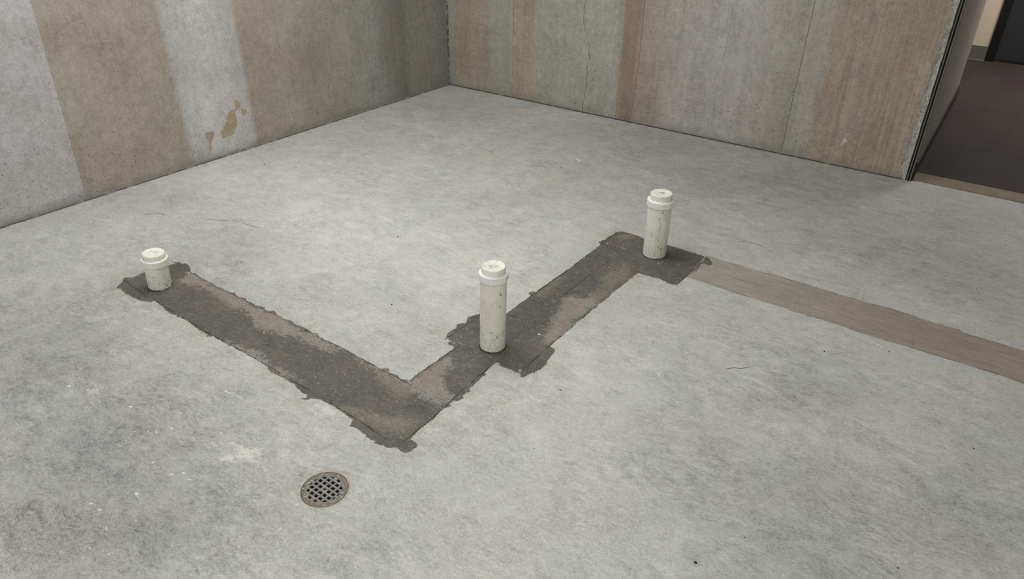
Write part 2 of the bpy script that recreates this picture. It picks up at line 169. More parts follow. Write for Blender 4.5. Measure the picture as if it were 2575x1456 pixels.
# ------------------------------------------------------------------ node material builder
class NT:
    def __init__(s, name):
        s.m = bpy.data.materials.new(name); s.m.use_nodes = True; s.t = s.m.node_tree; s.b = s.t.nodes['Principled BSDF']
        s.pos = s.node('ShaderNodeNewGeometry').outputs['Position']
    def node(s, t, **kw):
        n = s.t.nodes.new(t)
        for k, v in kw.items(): setattr(n, k, v)
        return n
    def put(s, sock, v):
        if isinstance(v, bpy.types.NodeSocket): s.t.links.new(v, sock)
        elif isinstance(v, (tuple, list)) and sock.type == 'RGBA' and len(v) == 3: sock.default_value = (*v, 1)
        else: sock.default_value = v
    def math(s, op, a, b=0, c=0, clamp=False):
        n = s.node('ShaderNodeMath', operation=op, use_clamp=clamp)
        for i, v in enumerate((a, b, c)): s.put(n.inputs[i], v)
        return n.outputs[0]
    def add(s, a, b): return s.math('ADD', a, b)
    def mul(s, a, b): return s.math('MULTIPLY', a, b)
    def ma(s, a, b, c): return s.math('MULTIPLY_ADD', a, b, c)
    def step(s, v, lo, hi, a=0., b=1.):
        n = s.node('ShaderNodeMapRange', interpolation_type='SMOOTHSTEP')
        for i, x in enumerate((v, lo, hi, a, b)): s.put(n.inputs[i], x)
        return n.outputs[0]
    def mix(s, f, a, b, mode='MIX'):
        n = s.node('ShaderNodeMix', data_type='RGBA', blend_type=mode)
        s.put(n.inputs[0], f); s.put(n.inputs[6], a); s.put(n.inputs[7], b); return n.outputs[2]
    def map(s, sc=(1, 1, 1), rot=(0, 0, 0), loc=(0, 0, 0), v=None):
        n = s.node('ShaderNodeMapping'); s.put(n.inputs[0], v or s.pos)
        n.inputs['Location'].default_value = loc; n.inputs['Rotation'].default_value = rot; n.inputs['Scale'].default_value = sc
        return n.outputs[0]
    def noise(s, scale, detail=3, rough=.55, dist=0, v=None, color=False):
        n = s.node('ShaderNodeTexNoise'); s.put(n.inputs['Vector'], v or s.pos)
        n.inputs['Scale'].default_value = scale; n.inputs['Detail'].default_value = detail
        n.inputs['Roughness'].default_value = rough; n.inputs['Distortion'].default_value = dist
        return n.outputs[1 if color else 0]
    def vor(s, scale, v=None, feat='F1', out='Distance', rnd=1):
        n = s.node('ShaderNodeTexVoronoi', feature=feat); s.put(n.inputs['Vector'], v or s.pos)
        n.inputs['Scale'].default_value = scale; n.inputs['Randomness'].default_value = rnd
        return n.outputs[out]
    def warp(s, scale, amt, v=None):
        c = s.noise(scale, 2, .5, 0, v, True)
        a = s.node('ShaderNodeVectorMath', operation='SUBTRACT'); s.put(a.inputs[0], c); a.inputs[1].default_value = (.5, .5, .5)
        b = s.node('ShaderNodeVectorMath', operation='SCALE'); s.put(b.inputs[0], a.outputs[0]); b.inputs['Scale'].default_value = amt
        d = s.node('ShaderNodeVectorMath', operation='ADD'); s.put(d.inputs[0], v or s.pos); s.put(d.inputs[1], b.outputs[0])
        return d.outputs[0]
    def attr(s, name): return s.node('ShaderNodeAttribute', attribute_name=name).outputs['Fac']
    def ramp(s, f, stops, interp='LINEAR'):
        n = s.node('ShaderNodeValToRGB'); s.put(n.inputs[0], f); e = n.color_ramp.elements; n.color_ramp.interpolation = interp
        while len(e) < len(stops): e.new(.5)
        for i, (p, c) in enumerate(stops):
            e[i].position = p; e[i].color = (*c, 1) if len(c) == 3 else c
        return n.outputs[0]
    def scale_col(s, col, f):   # multiply colour by scalar
        n = s.node('ShaderNodeVectorMath', operation='SCALE'); s.put(n.inputs[0], col); s.put(n.inputs['Scale'], f); return n.outputs[0]
    def bump(s, h, dist, strength=1):
        n = s.node('ShaderNodeBump'); n.inputs['Strength'].default_value = strength; n.inputs['Distance'].default_value = dist
        s.put(n.inputs['Height'], h); s.put(s.b.inputs['Normal'], n.outputs[0])
    def out(s, col, rough=.6, spec=.3, metal=0):
        s.put(s.b.inputs['Base Color'], col); s.put(s.b.inputs['Roughness'], rough)
        s.b.inputs['Specular IOR Level'].default_value = spec; s.b.inputs['Metallic'].default_value = metal
        return s.m
def srgb(r, g, b): return tuple(((c/255)/12.92 if c <= 10 else ((c/255+.055)/1.055)**2.4) for c in (r, g, b))
def plain(name, c, rough=.6, spec=.3, metal=0, var=.0, sc=20):
    n = NT(name); col = srgb(*c)
    if var: col = n.scale_col(n.mix(0, col, col), n.step(n.noise(sc, 4), .2, .8, 1-var, 1+var))
    return n.out(col, rough, spec, metal)

# --- slab concrete
def mat_floor():
    n = NT('slab_concrete')
    ang = math.atan2(.58, .815)
    cn = lambda x, k, base: n.ma(n.add(x, -.5), k, base)
    wp = n.warp(6, .06)
    cloud = n.noise(2.6, 5, .62, .6)
    cloud2 = n.noise(9, 5, .68, .8)
    streak = n.noise(1, 5, .70, 1.0, v=n.map((11, 30, 10), (0, 0, -ang), v=wp))   # trowel drag
    mid = n.noise(1, 4, .72, 1.8, v=n.map((34, 62, 40), (0, 0, -ang), (2, 5, 0), v=wp))
    fine = n.noise(1, 3, .72, 1.6, v=n.map((125, 185, 140), (0, 0, -ang)))
    grain = n.noise(360, 2, .7)
    area = n.noise(3.5, 4, .65)
    v = cn(cloud, .40, 1.0); v = cn(cloud2, .50, v)
    v = n.ma(n.add(streak, -.5), n.step(area, .36, .66, .30, .95), v)
    v = n.ma(n.add(mid, -.5), n.step(cloud2, .36, .64, 1.05, .55), v)
    v = n.ma(n.add(fine, -.5), n.step(area, .3, .7, .95, 1.25), v)
    v = cn(grain, .5, v)
    # short dark hairs
    worm = n.math('ABSOLUTE', n.ma(n.noise(1, 3, .6, 1.5, v=n.map((26, 60, 40), (0, 0, -ang), (3, 1, 0))), 2, -1))
    v = n.ma(n.step(worm, .004, .03, 1, 0), n.mul(n.step(n.noise(14, 3, .7), .48, .60), -.28), v)
    lt = n.step(n.noise(1, 5, .75, 1.4, v=n.map((16, 34, 16), (0, 0, -ang), (9, 4, 0))), .60, .70)
    v = n.ma(lt, .14, v)
    v = n.ma(n.attr('tone'), 2.3, v)
    wv = n.add(n.add(n.noise(3.1, 4, .6), n.attr('warm')), n.mul(n.add(n.noise(24, 4, .7), -.5), .35))
    base = n.mix(n.step(wv, .36, .72), srgb(187, 188, 185), srgb(190, 188, 183))
    col = n.scale_col(base, v)
    # pale splash film
    sp = n.attr('sd_splash'); e = n.noise(60, 5, .8, .8)
    m = n.step(n.add(sp, n.ma(n.add(e, -.5), .14, -.010)), -.0015, .004)
    col = n.mix(n.mul(m, n.step(fine, .35, .6, .25, .8)), col, srgb(224, 221, 213))
    # darker infill and its spill
    jag = n.add(n.mul(n.add(n.noise(150, 4, .8), -.5), .016), n.mul(n.add(n.noise(45, 4, .7, .6), -.5), .014))
    sd = n.attr('sd_dark')
    dk = n.step(n.add(sd, jag), -.0008, .0014)
    dk = n.mul(dk, n.step(n.noise(75, 4, .75, 1), .34, .46, .70, 1))
    vd = cn(n.noise(7, 5, .65, 1), .5, 1.0)
    vd = cn(streak, .75, vd); vd = cn(mid, 1.0, vd); vd = cn(fine, .95, vd); vd = cn(grain, .35, vd)
    dcol = n.scale_col(n.mix(n.step(n.noise(6, 4), .40, .62), srgb(93, 92, 87), srgb(100, 95, 88)), vd)
    edge = n.add(n.mul(n.add(n.noise(9, 4, .7), -.5), .10), n.mul(n.add(n.noise(1, 5, .8, 1.5, v=n.map((45, 80, 40), (0, 0, -ang))), -.5), .16))
    tanm = n.step(n.add(n.attr('sd_tan'), edge), -.012, .02)
    dcol = n.mix(n.mul(tanm, .6), dcol, n.scale_col(n.mix(0, srgb(136, 128, 114), (0, 0, 0)), vd))
    wornm = n.step(n.add(n.attr('sd_worn'), edge), -.010, .010)
    wornm = n.mul(wornm, n.step(n.noise(1, 4, .8, 2, v=n.map((60, 100, 60), (0, 0, -ang), (1, 7, 0))), .36, .52, .30, 1))
    wc = n.mix(n.step(n.noise(8, 4, .7), .46, .60), srgb(152, 148, 141), srgb(154, 141, 132))
    dcol = n.mix(n.mul(wornm, .85), dcol, n.scale_col(wc, cn(fine, .9, cn(mid, .8, 1.0))))
    sc_ = n.mul(n.step(n.noise(1, 4, .75, 2, v=n.map((60, 110, 70), (0, 0, -.2))), .60, .68), n.step(n.noise(6, 3), .40, .60))
    dcol = n.mix(n.mul(sc_, .45), dcol, srgb(166, 161, 151))
    col = n.mix(dk, col, dcol)
    # warm laitance beside the infill
    halo = n.mul(n.step(n.add(sd, n.mul(n.add(cloud2, -.5), .08)), -.085, -.0, 0, 1), n.math('SUBTRACT', 1, dk))
    col = n.mix(n.mul(halo, n.step(n.noise(5, 4, .7), .44, .62, 0, .34)), col, n.mix(1, col, srgb(238, 228, 210), 'MULTIPLY'))
    # brown older infill
    br = n.step(n.add(n.attr('sd_brown'), n.mul(jag, .30)), -.0008, .0014)
    lng = n.noise(1, 5, .7, .8, v=n.map((7, 48, 10)))
    vb = cn(lng, .9, 1.0); vb = cn(fine, .75, vb); vb = cn(mid, .6, vb); vb = cn(n.noise(4, 4, .6), .45, vb); vb = cn(grain, .3, vb)
    sepx = n.node('ShaderNodeSeparateXYZ'); n.put(sepx.inputs[0], n.pos)
    bb = n.mix(n.step(sepx.outputs[0], 2.8, 3.9), srgb(162, 156, 148), srgb(148, 138, 128))
    col = n.mix(n.mul(br, n.math('SUBTRACT', 1, dk)), col, n.scale_col(bb, vb))
    n.bump(n.add(n.mul(fine, .5), n.add(n.mul(mid, .8), n.mul(dk, -.4))), .0022, .7)
    return n.out(col, n.step(cloud2, .3, .7, .50, .66), .32)
M_FLOOR = mat_floor()

# --- board-formed wall concrete, tone bands along one axis
def mat_wall(name, axis, lo, hi, stops, warpamt, hard=None, pockscale=1, streaky=.5, seed=0):
    n = NT(name)
    sep = n.node('ShaderNodeSeparateXYZ'); n.put(sep.inputs[0], n.pos)
    u = sep.outputs[axis]; z = sep.outputs[2]
    vs = [1, 1, 1]; vs[axis] = 1
    stretch = [0, 0, 2.2]; stretch[axis] = 15
    wob = n.mul(n.add(n.noise(1, 4, .7, 0, v=n.map((9, 9, 5), loc=(seed, 0, 0))), -.5), warpamt)
    uu = n.add(u, wob)
    f = n.math('DIVIDE', n.add(uu, -lo), hi-lo)
    col = n.ramp(f, [((p-lo)/(hi-lo), srgb(min(255, c[0]*1.02), min(255, c[1]*1.025), min(255, c[2]*1.045))) for p, c in stops])
    if hard:   # crisp paint edge: (position, colour, side)
        hp, hc = hard
        edge = n.add(u, n.mul(n.add(n.noise(60, 3), -.5), .006))
        edge = n.add(edge, n.mul(z, -.028))
        col = n.mix(n.step(edge, hp-.002, hp+.002, 1, 0), col, srgb(*hc))
    blot = n.noise(4.5, 5, .6, .4, v=n.map(loc=(seed, 2, 1)))
    vert = n.noise(1, 5, .65, .3, v=n.map((18, 18, 1.6), loc=(seed, 0, 0)))
    med = n.noise(26, 4, .6, .6); grain = n.noise(330, 2, .65); fleck = n.noise(110, 3, .7, 1.2)
    mott = n.noise(75, 4, .75, 1.4)
    v = n.ma(n.add(blot, -.5), .5, 1.0)
    v = n.ma(n.add(vert, -.5), streaky, v)
    v = n.ma(n.add(med, -.5), .6, v); v = n.ma(n.add(grain, -.5), .7, v); v = n.ma(n.add(fleck, -.5), .75, v); v = n.ma(n.add(mott, -.5), .75, v)
    v = n.ma(n.step(n.noise(150, 3, .7, 1.5, v=n.map(loc=(seed, 9, 0))), .62, .70), -.14, v)
    col = n.mix(n.step(n.noise(3.2, 4, .6, .5, v=n.map(loc=(5+seed, 0, 0))), .40, .66, 0, .3), col, n.mix(1, col, srgb(232, 222, 208), 'MULTIPLY'))
    col = n.scale_col(col, v)
    # bug holes, more of them low on the wall
    low = n.step(z, .02, .55, 1, .0)
    for sc, rr, base_, off in ((38*pockscale, .16, .63, 0), (80*pockscale, .2, .60, 3)):
        vv = n.warp(50, .012, n.map(loc=(off, off, 0)))
        d = n.vor(sc, v=vv); gate = n.step(n.add(n.noise(7, 3, .7, 0, v=n.map(loc=(off+7, 0, seed))), n.mul(low, .18)), base_-.03, base_+.02)
        sz = n.mul(n.vor(sc, v=vv, out='Color'), 1)
        h = n.mul(n.step(d, rr*.55, rr, 1, 0), gate)
        col = n.mix(n.mul(h, .72), col, srgb(80, 78, 72))
    d = n.vor(13, v=n.warp(30, .01)); h = n.step(d, .045, .075, 1, 0)
    col = n.mix(n.mul(h, .45), col, srgb(85, 82, 75))
    vert2 = n.noise(1, 4, .7, .5, v=n.map((60, 60, 1.3), loc=(seed+3, 0, 0)))
    side = n.step(u, 2.70 if axis == 0 else 5, 2.95 if axis == 0 else 6, .22, 1)
    col = n.scale_col(col, n.ma(n.mul(n.add(vert2, -.5), .9), side, 1.0))
    # grey toe, darker towards the slab
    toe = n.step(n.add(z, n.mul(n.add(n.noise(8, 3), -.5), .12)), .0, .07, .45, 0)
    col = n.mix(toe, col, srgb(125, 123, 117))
    n.bump(n.add(n.mul(fleck, .5), n.add(med, n.mul(blot, 1.5))), .002, .5)
    return n.out(col, .75, .22)
LW = [(-3.6, (176, 174, 172)), (-2.95, (178, 176, 172)), (-2.90, (164, 157, 146)), (-2.75, (168, 159, 146)), (-2.5, (166, 157, 144)), (-2.30, (163, 155, 143)),
      (-2.265, (182, 180, 175)), (-2.1, (200, 198, 193)), (-1.95, (192, 189, 183)), (-1.85, (182, 180, 174)), (-1.835, (165, 156, 142)), (-1.6, (166, 158, 144)), (-1.3, (160, 154, 141)),
      (-1.0, (158, 154, 142)), (-.86, (160, 156, 147)), (-.80, (162, 160, 153)), (-.7, (149, 145, 135)), (-.60, (139, 136, 128)), (-.5, (131, 128, 121)), (-.44, (144, 141, 130)), (-.25, (148, 144, 132)), (0, (140, 139, 134))]
RW = [(0, (160, 159, 148)), (.06, (163, 157, 142)), (.2, (166, 155, 136)), (.38, (162, 155, 138)), (.46, (163, 162, 150)), (.60, (165, 164, 153)), (.64, (168, 156, 137)), (.80, (165, 156, 139)), (.86, (167, 166, 154)),
      (1.45, (169, 167, 156)), (1.50, (160, 154, 141)), (1.515, (147, 134, 116)), (1.61, (145, 132, 115)), (1.625, (161, 150, 135)), (1.74, (163, 154, 140)), (1.86, (172, 168, 160)), (2.2, (178, 174, 168)),
      (2.55, (172, 168, 159)), (2.64, (163, 159, 149)), (2.66, (171, 168, 159)), (2.76, (170, 166, 156)), (2.84, (164, 153, 135)), (3.0, (168, 157, 140)), (3.18, (164, 151, 132)), (3.28, (169, 158, 140)), (3.37, (162, 154, 140))]
M_LWALL = mat_wall('left_wall_concrete', 1, -3.6, 0, LW, .032, hard=(-2.897, (188, 186, 187)), seed=1, streaky=.3)
M_RWALL = mat_wall('right_wall_concrete', 0, 0, 3.4, RW, .035, seed=4, streaky=.45)
M_PLAINWALL = plain('plain_wall_concrete', (165, 162, 155), .8, var=.08, sc=6)
M_JOINT = plain('dark_joint', (62, 60, 56), .9, .1, var=.25, sc=90)
M_PALELINE = plain('pale_dust', (192, 188, 178), .9, .1, var=.12, sc=200)
M_SEALBEAD = plain('grey_sealant', (128, 124, 117), .8, .2, var=.12, sc=60)
M_SEAM = plain('form_seam', (120, 118, 110), .9, .1, var=.15, sc=80)
M_CRACK = plain('hairline_crack', (92, 88, 80), .9, .1, var=.2, sc=120)

# ------------------------------------------------------------------ floor slab: fine grid where it carries detail
def axis_pts(a, b, c, d, coarse, fine):
    L = list(np.arange(a, b, coarse)) + list(np.arange(b, c, fine)) + list(np.arange(c, d+coarse*.5, coarse))
    L[-1] = d; return np.array(L)
DR = (2.5085, -3.5243)
def floor_mesh():
    xs = axis_pts(-.15, .8, 3.0, 5.4, .03, .0055); ys = axis_pts(-6.0, -4.1, -1.4, .03, .03, .0055)
    X, Y = np.meshgrid(xs, ys); n, m = len(xs), len(ys)
    co = np.stack([X.ravel(), Y.ravel(), np.zeros(n*m)], 1)
    i = (np.arange(m-1)[:, None]*n+np.arange(n-1)[None]).ravel()
    F = np.stack([i, i+1, i+1+n, i+n], 1)
    c = co[F].mean(1); keep = np.hypot(c[:, 0]-DR[0], c[:, 1]-DR[1]) > .0575; F = F[keep]
    me = bpy.data.meshes.new('floor')
    me.vertices.add(len(co)); me.vertices.foreach_set('co', co.ravel())
    me.loops.add(F.size); me.loops.foreach_set('vertex_index', F.ravel().astype(np.int32))
    me.polygons.add(len(F)); me.polygons.foreach_set('loop_start', np.arange(0, F.size, 4, dtype=np.int32))
    me.update(); me.validate(); return me
fm = floor_mesh(); floor_attrs(fm)
tag(link('floor', fm, M_FLOOR), 'grey concrete slab floor with mottled trowelled surface', kind='structure')

# ------------------------------------------------------------------ infill strips (cast into saw-cut trenches)
def slab_poly(name, poly, z, parent=None):
    poly = [Vector(p) for p in mm(poly)]
    n = len(poly); ar = sum(poly[i].x*poly[(i+1) % n].y-poly[(i+1) % n].x*poly[i].y for i in range(n))
    if ar < 0: poly.reverse()
    xs = [p.x for p in poly]; ys = [p.y for p in poly]
    pts = list(poly); P = []
    for x in np.arange(min(xs), max(xs), .009):
        for y in np.arange(min(ys), max(ys), .009): P.append((x, y))
    P = np.array(P); s = sdf(P, [tuple(p) for p in poly]); P = P[s > .004]
    pts += [Vector(p) for p in P]
    v, e, f, *_ = delaunay_2d_cdt(pts, [], [list(range(n))], 1, 1e-5)
    bm = bmesh.new(); bv = [bm.verts.new((p.x, p.y, z)) for p in v]
    for t in f: bm.faces.new([bv[i] for i in t])
    # skirt going down into the slab
    be = [q for q in bm.edges if len(q.link_faces) == 1]
    r = bmesh.ops.extrude_edge_only(bm, edges=be)
    for q in r['geom']:
        if isinstance(q, bmesh.types.BMVert): q.co.z -= .0007
    me = bpy.data.meshes.new(name); bm.to_mesh(me); bm.free(); floor_attrs(me)
    return link(name, me, M_FLOOR, parent)
def jline(pts, step=.012, jit=.0008):
    out = []
    for (a, b), (c, d) in zip(pts, pts[1:]):
        L = math.hypot(c-a, d-b); k = max(1, int(L/step))
        for i in range(k):
            t = i/k; out.append((a+(c-a)*t+random.uniform(-jit, jit), b+(d-b)*t+random.uniform(-jit, jit)))
    out.append(pts[-1]); return out
def ribbon(bm, pts, w0, place, h, vary=.5, gaps=0., jit=.0008):
    """thin raised or filled line following pts; place(u, v, height) -> xyz"""
    P = jline(pts, jit=jit); n = len(P)
    if n < 2: return
    ph = random.random()*9; rows = []
    for i, (x, y) in enumerate(P):
        a = P[max(0, i-1)]; b = P[min(n-1, i+1)]; dx, dy = b[0]-a[0], b[1]-a[1]; L = math.hypot(dx, dy) or 1
        k = (1+vary*math.sin(i*.9+ph)*.6+vary*random.uniform(-.5, .5))*min(1, .25+min(i, n-1-i)*.5)
        ww = w0*k/2; nx, ny = -dy/L*ww, dx/L*ww
        rows.append([bm.verts.new(place(x+nx, y+ny, h)), bm.verts.new(place(x, y, h*1.6)), bm.verts.new(place(x-nx, y-ny, h))])
    skip = 0
    for i in range(n-1):
        if skip > 0: skip -= 1; continue
        if gaps and random.random() < gaps*.3: skip = random.randint(1, 3); continue
        for j in (0, 1): bm.faces.new((rows[i][j], rows[i][j+1], rows[i+1][j+1], rows[i+1][j]))
flat = lambda x, y, h: (x, y, h)
def lines(name, polys, wid, mat, parent, h=.0012, gaps=0., place=flat, vary=.5, jit=.0008):
    bm = bmesh.new()
    for q in polys: ribbon(bm, mm(q), wid, place, h, vary, gaps, jit)
    bmesh.ops.recalc_face_normals(bm, faces=bm.faces[:])
    return frombm(name, bm, mat, parent)
INF = {'long': 'long dark cement infill strip running from the shortest pipe to the lower corner',
       'diag': 'dark cement infill strip passing the tallest middle pipe toward the far pipe',
       'boxC': 'small square dark cement patch around the base of the farthest pipe',
       'brown': 'pale brown cement infill strip running off to the right edge of the floor'}
for k, lab in INF.items():
    o = slab_poly('cement_infill', OB[k], .0006)
    tag(o, lab, 'cement patch', 'cement infills in the saw-cut trenches')
    lines('saw_cut', SAW[k], .0019 if k != 'brown' else .0014, M_JOINT, o, .0009, gaps=.3 if k != 'brown' else .5, vary=.9, jit=.0012)['kind'] = 'stuff'
    if k in SAWW: lines('dust_line', SAWW[k], .0017, M_PALELINE, o, .0011, gaps=1.2, vary=1.2, jit=.002)['kind'] = 'stuff'
tag(lines('floor_crack', CR, .0022, M_CRACK, None, .0005, gaps=.35), 'thin hairline cracks in the pale slab around the infill strips', 'crack', kind='stuff')

# paint drips, grit, scratches on the slab
def blob(bm, cx, cy_, ax, ay, bx, by, h):
    n = 14; ph = random.random()*6; ring = []
    c = bm.verts.new((cx, cy_, h))
    for i in range(n):
        t = i/n*2*math.pi; r = 1+.18*math.sin(2*t+ph)+.12*math.sin(3*t+ph*2)+random.uniform(-.08, .08)
        ring.append((r*math.cos(t), r*math.sin(t)))
    inner = [bm.verts.new((cx+(a*ax+b*bx)*.8, cy_+(a*ay+b*by)*.8, h)) for a, b in ring]
    outer = [bm.verts.new((cx+a*ax+b*bx, cy_+a*ay+b*by, .00015)) for a, b in ring]
    for i in range(n):
        j = (i+1) % n; bm.faces.new((c, inner[i], inner[j])); bm.faces.new((inner[i], outer[i], outer[j], inner[j]))
bm = bmesh.new()
for s in SPK: blob(bm, *[q/10000 for q in s], .0011)
bmesh.ops.recalc_face_normals(bm, faces=bm.faces[:])
M_SPECK = plain('dried_plaster', (216, 213, 206), .9, .2, var=.1, sc=150)
tag(frombm('plaster_specks', bm, M_SPECK), 'dried off-white plaster specks scattered over the lower left of the floor', 'plaster specks', kind='stuff')
bm = bmesh.new()
for x, y, r in BLK:
    r = r/10000; g_ = bmesh.ops.create_icosphere(bm, subdivisions=1, radius=r)
    for v in g_['verts']:
        v.co = Vector((v.co.x*random.uniform(.8, 1.4), v.co.y*random.uniform(.7, 1.1), v.co.z*.5))+Vector((x/10000, y/10000, r*.35))
tag(frombm('grit', bm, plain('black_grit', (34, 32, 30), .8)), 'tiny black grit specks lying loose on the slab', 'grit', kind='stuff')
bm = bmesh.new()
for q, wd in SCR: ribbon(bm, mm(q), wd, flat, .0005, .8, .1)
bmesh.ops.recalc_face_normals(bm, faces=bm.faces[:])
tag(frombm('scratch_mark', bm, plain('scratch_dust', (222, 219, 212), .9, .1, var=.1, sc=200)), 'pale scratches dragged across the slab', 'scratch', kind='stuff')

# ------------------------------------------------------------------ walls
def quadwall(name, mat, a, b, z0, z1, thick, lab):
    """wall from a to b, thickness to the left of a->b"""
    a = Vector(a); b = Vector(b); d = (b-a).normalized(); nrm = Vector((-d.y, d.x))*thick
    bm = bmesh.new(); c = [a, b, b+nrm, a+nrm]
    lo = [bm.verts.new((p.x, p.y, z0)) for p in c]; hi = [bm.verts.new((p.x, p.y, z1)) for p in c]
    bm.faces.new(lo[::-1]); bm.faces.new(hi)
    for i in range(4): j = (i+1) % 4; bm.faces.new((lo[i], lo[j], hi[j], hi[i]))
    return tag(frombm(name, bm, mat), lab, kind='structure')
H = 3.0
quadwall('wall_left', M_LWALL, (0, -6), (0, 0), -.02, H, .2, 'bare concrete wall on the left with tan, pale grey and painted bands')
# right wall ends in a broken edge at the hall opening
def right_wall():
    edge = [(x/1000, z/1000) for x, z in CHIP]     # top to bottom
    zt = edge[0][1]; x = 3.32
    more = []
    z = zt+.03
    while z < H: more.append((3.322+random.uniform(-.012, .012), z)); z += random.uniform(.02, .05)
    prof = [(3.322, H)]+more[::-1]+edge+[(3.322, -.02)]
    bm = bmesh.new()
    f0 = [bm.verts.new((0, 0, z)) for x, z in prof]; f1 = [bm.verts.new((x, 0, z)) for x, z in prof]
    br = []; b2 = []
    for x, z in prof:      # broken arris: dips back behind the face
        br.append(bm.verts.new((x+.014+random.uniform(-.004, .004), .006+random.uniform(0, .006), z+random.uniform(-.004, .004))))
        b2.append(bm.verts.new((3.354+random.uniform(-.001, .002), .003+random.uniform(0, .012), z)))
    bk = [bm.verts.new((3.355, .2, z)) for x, z in prof]; b0 = [bm.verts.new((0, .2, z)) for x, z in prof]
    cols = [f0, f1, br, b2, bk, b0]
    for i in range(len(prof)-1):
        for a, b in zip(cols, cols[1:]+[f0]):
            f = bm.faces.new((a[i], a[i+1], b[i+1], b[i]))
            if a in (f1, br): f.material_index = 1
    o = frombm('wall_right', bm, M_RWALL)
    n = NT('broken_concrete'); g = n.noise(130, 5, .7, 1)
    col = n.ramp(g, [(.32, srgb(120, 116, 108)), (.47, srgb(190, 187, 180)), (.62, srgb(240, 239, 236))]); n.bump(g, .008, .8)
    o.data.materials.append(n.out(col, .85, .2))
    return tag(o, 'bare concrete wall at the back right with brown stripe and broken outer edge', kind='structure')
right_wall()
# side of the opening: dark gap, metal bead, painted hall wall running away
M_BEAD = plain('grey_metal_bead', (112, 110, 106), .45, .5, .3)
M_GAP = plain('dark_gap', (48, 46, 43), .8, .2)
M_HALLW = plain('grey_hall_paint', (150, 143, 136), .7, .3, var=.03, sc=3)
M_CREAM = plain('cream_hall_paint', (226, 212, 188), .7, .3)
M_RUBBER = plain('dark_rubber_base', (44, 41, 38), .5, .4)
M_RUBBERG = plain('grey_rubber_base', (112, 108, 102), .55, .3)
boxobj('trim_1', M_GAP, None, 3.3565, 3.364, .004, .19, 0, H).__setitem__('kind', 'structure')
boxobj('trim_2', M_SEAM, None, 3.364, 3.3685, -.004, .03, 0, H).__setitem__('kind', 'structure')
boxobj('trim_3', M_GAP, None, 3.3685, 3.3775, .006, .03, 0, H).__setitem__('kind', 'structure')
boxobj('trim_4', M_BEAD, None, 3.3775, 3.3845, -.006, .03, 0, H).__setitem__('kind', 'structure')
quadwall('wall_hall_left', M_HALLW, (3.383, .02), (3.331, 2.075), 0, H, .05, 'grey painted hall wall running away beside the opening')
def skirting(name, mat, a, b, h, th, lab):
    return quadwall(name, mat, a, b, .0, h, -th, lab)
skirting('baseboard_hall_left', M_RUBBER, (3.3835, .02), (3.3315, 2.083), .105, .010, 'dark rubber baseboard along the grey hall wall')
YF = 3.70
boxobj('trim_13', plain('pale_corner_bead', (225, 215, 202), .6), None, 3.3545, 3.362, YF-.004, YF+.01, 0, 2.2).__setitem__('kind', 'structure')
quadwall('wall_hall_end', M_CREAM, (2.4, YF), (3.362, YF), 0, H, .15, 'cream painted wall at the far end of the hall')
skirting('baseboard_hall_end', M_RUBBERG, (2.4, YF), (3.360, YF), .128, .008, 'grey rubber baseboard under the cream wall')
boxobj('trim_5', plain('pale_base_lip', (150, 140, 135), .5), None, 2.4, 3.36, YF-.02, YF-.008, 0, .006).__setitem__('kind', 'structure')
M_FRAME = plain('black_door_frame', (22, 20, 19), .4, .5); M_DOOR = plain('charcoal_door', (52, 53, 56), .45, .5)
d = boxobj('door_1', M_DOOR, None, 3.432, 4.33, YF+.09, YF+.135, .012, 2.1); tag(d, 'dark charcoal door at the far end of the hall', kind='structure')
bm = bmesh.new(); box(bm, 3.362, 3.432, YF-.015, YF+.15, 0, 2.16); box(bm, 3.432, 3.446, YF+.136, YF+.15, 0, 2.1); box(bm, 3.362, 4.4, YF-.015, YF+.15, 2.105, 2.16); box(bm, 4.33, 4.4, YF-.015, YF+.15, 0, 2.16)
frombm('door_frame', bm, M_FRAME, d)
boxobj('trim_6', M_FRAME, None, 3.432, 4.33, YF+.03, YF+.2, 0, .009).__setitem__('kind', 'structure')
quadwall('wall_hall_right', M_HALLW, (4.6, YF+.2), (4.6, .2), 0, H, .1, 'unlit hall wall opposite the grey one')
quadwall('wall_opening_right', M_PLAINWALL, (4.6, 0), (5.5, 0), 0, H, .2, 'concrete wall beyond the hall opening')
bm = bmesh.new(); box(bm, 3.386, 4.6, .0, .2, 2.2, H); tag(frombm('wall_opening_head', bm, M_PLAINWALL), 'wall above the hall opening', kind='structure')
quadwall('wall_hall_return', M_HALLW, (3.3, 2.078), (2.4, 2.078), 0, H, -.05, 'return of the hall behind the grey wall')
quadwall('wall_room_right', M_PLAINWALL, (5.4, 0), (5.4, -6), 0, H, -.2+.4, 'plain wall on the unseen right side of the room')
quadwall('wall_near', M_PLAINWALL, (0, -6), (5.6, -6), 0, H, -.2, 'plain wall behind the viewpoint')
boxobj('ceiling', plain('ceiling_concrete', (176, 175, 170), .9), None, -.2, 5.6, -6.2, 4.2, H, H+.15).__setitem__('kind', 'structure')
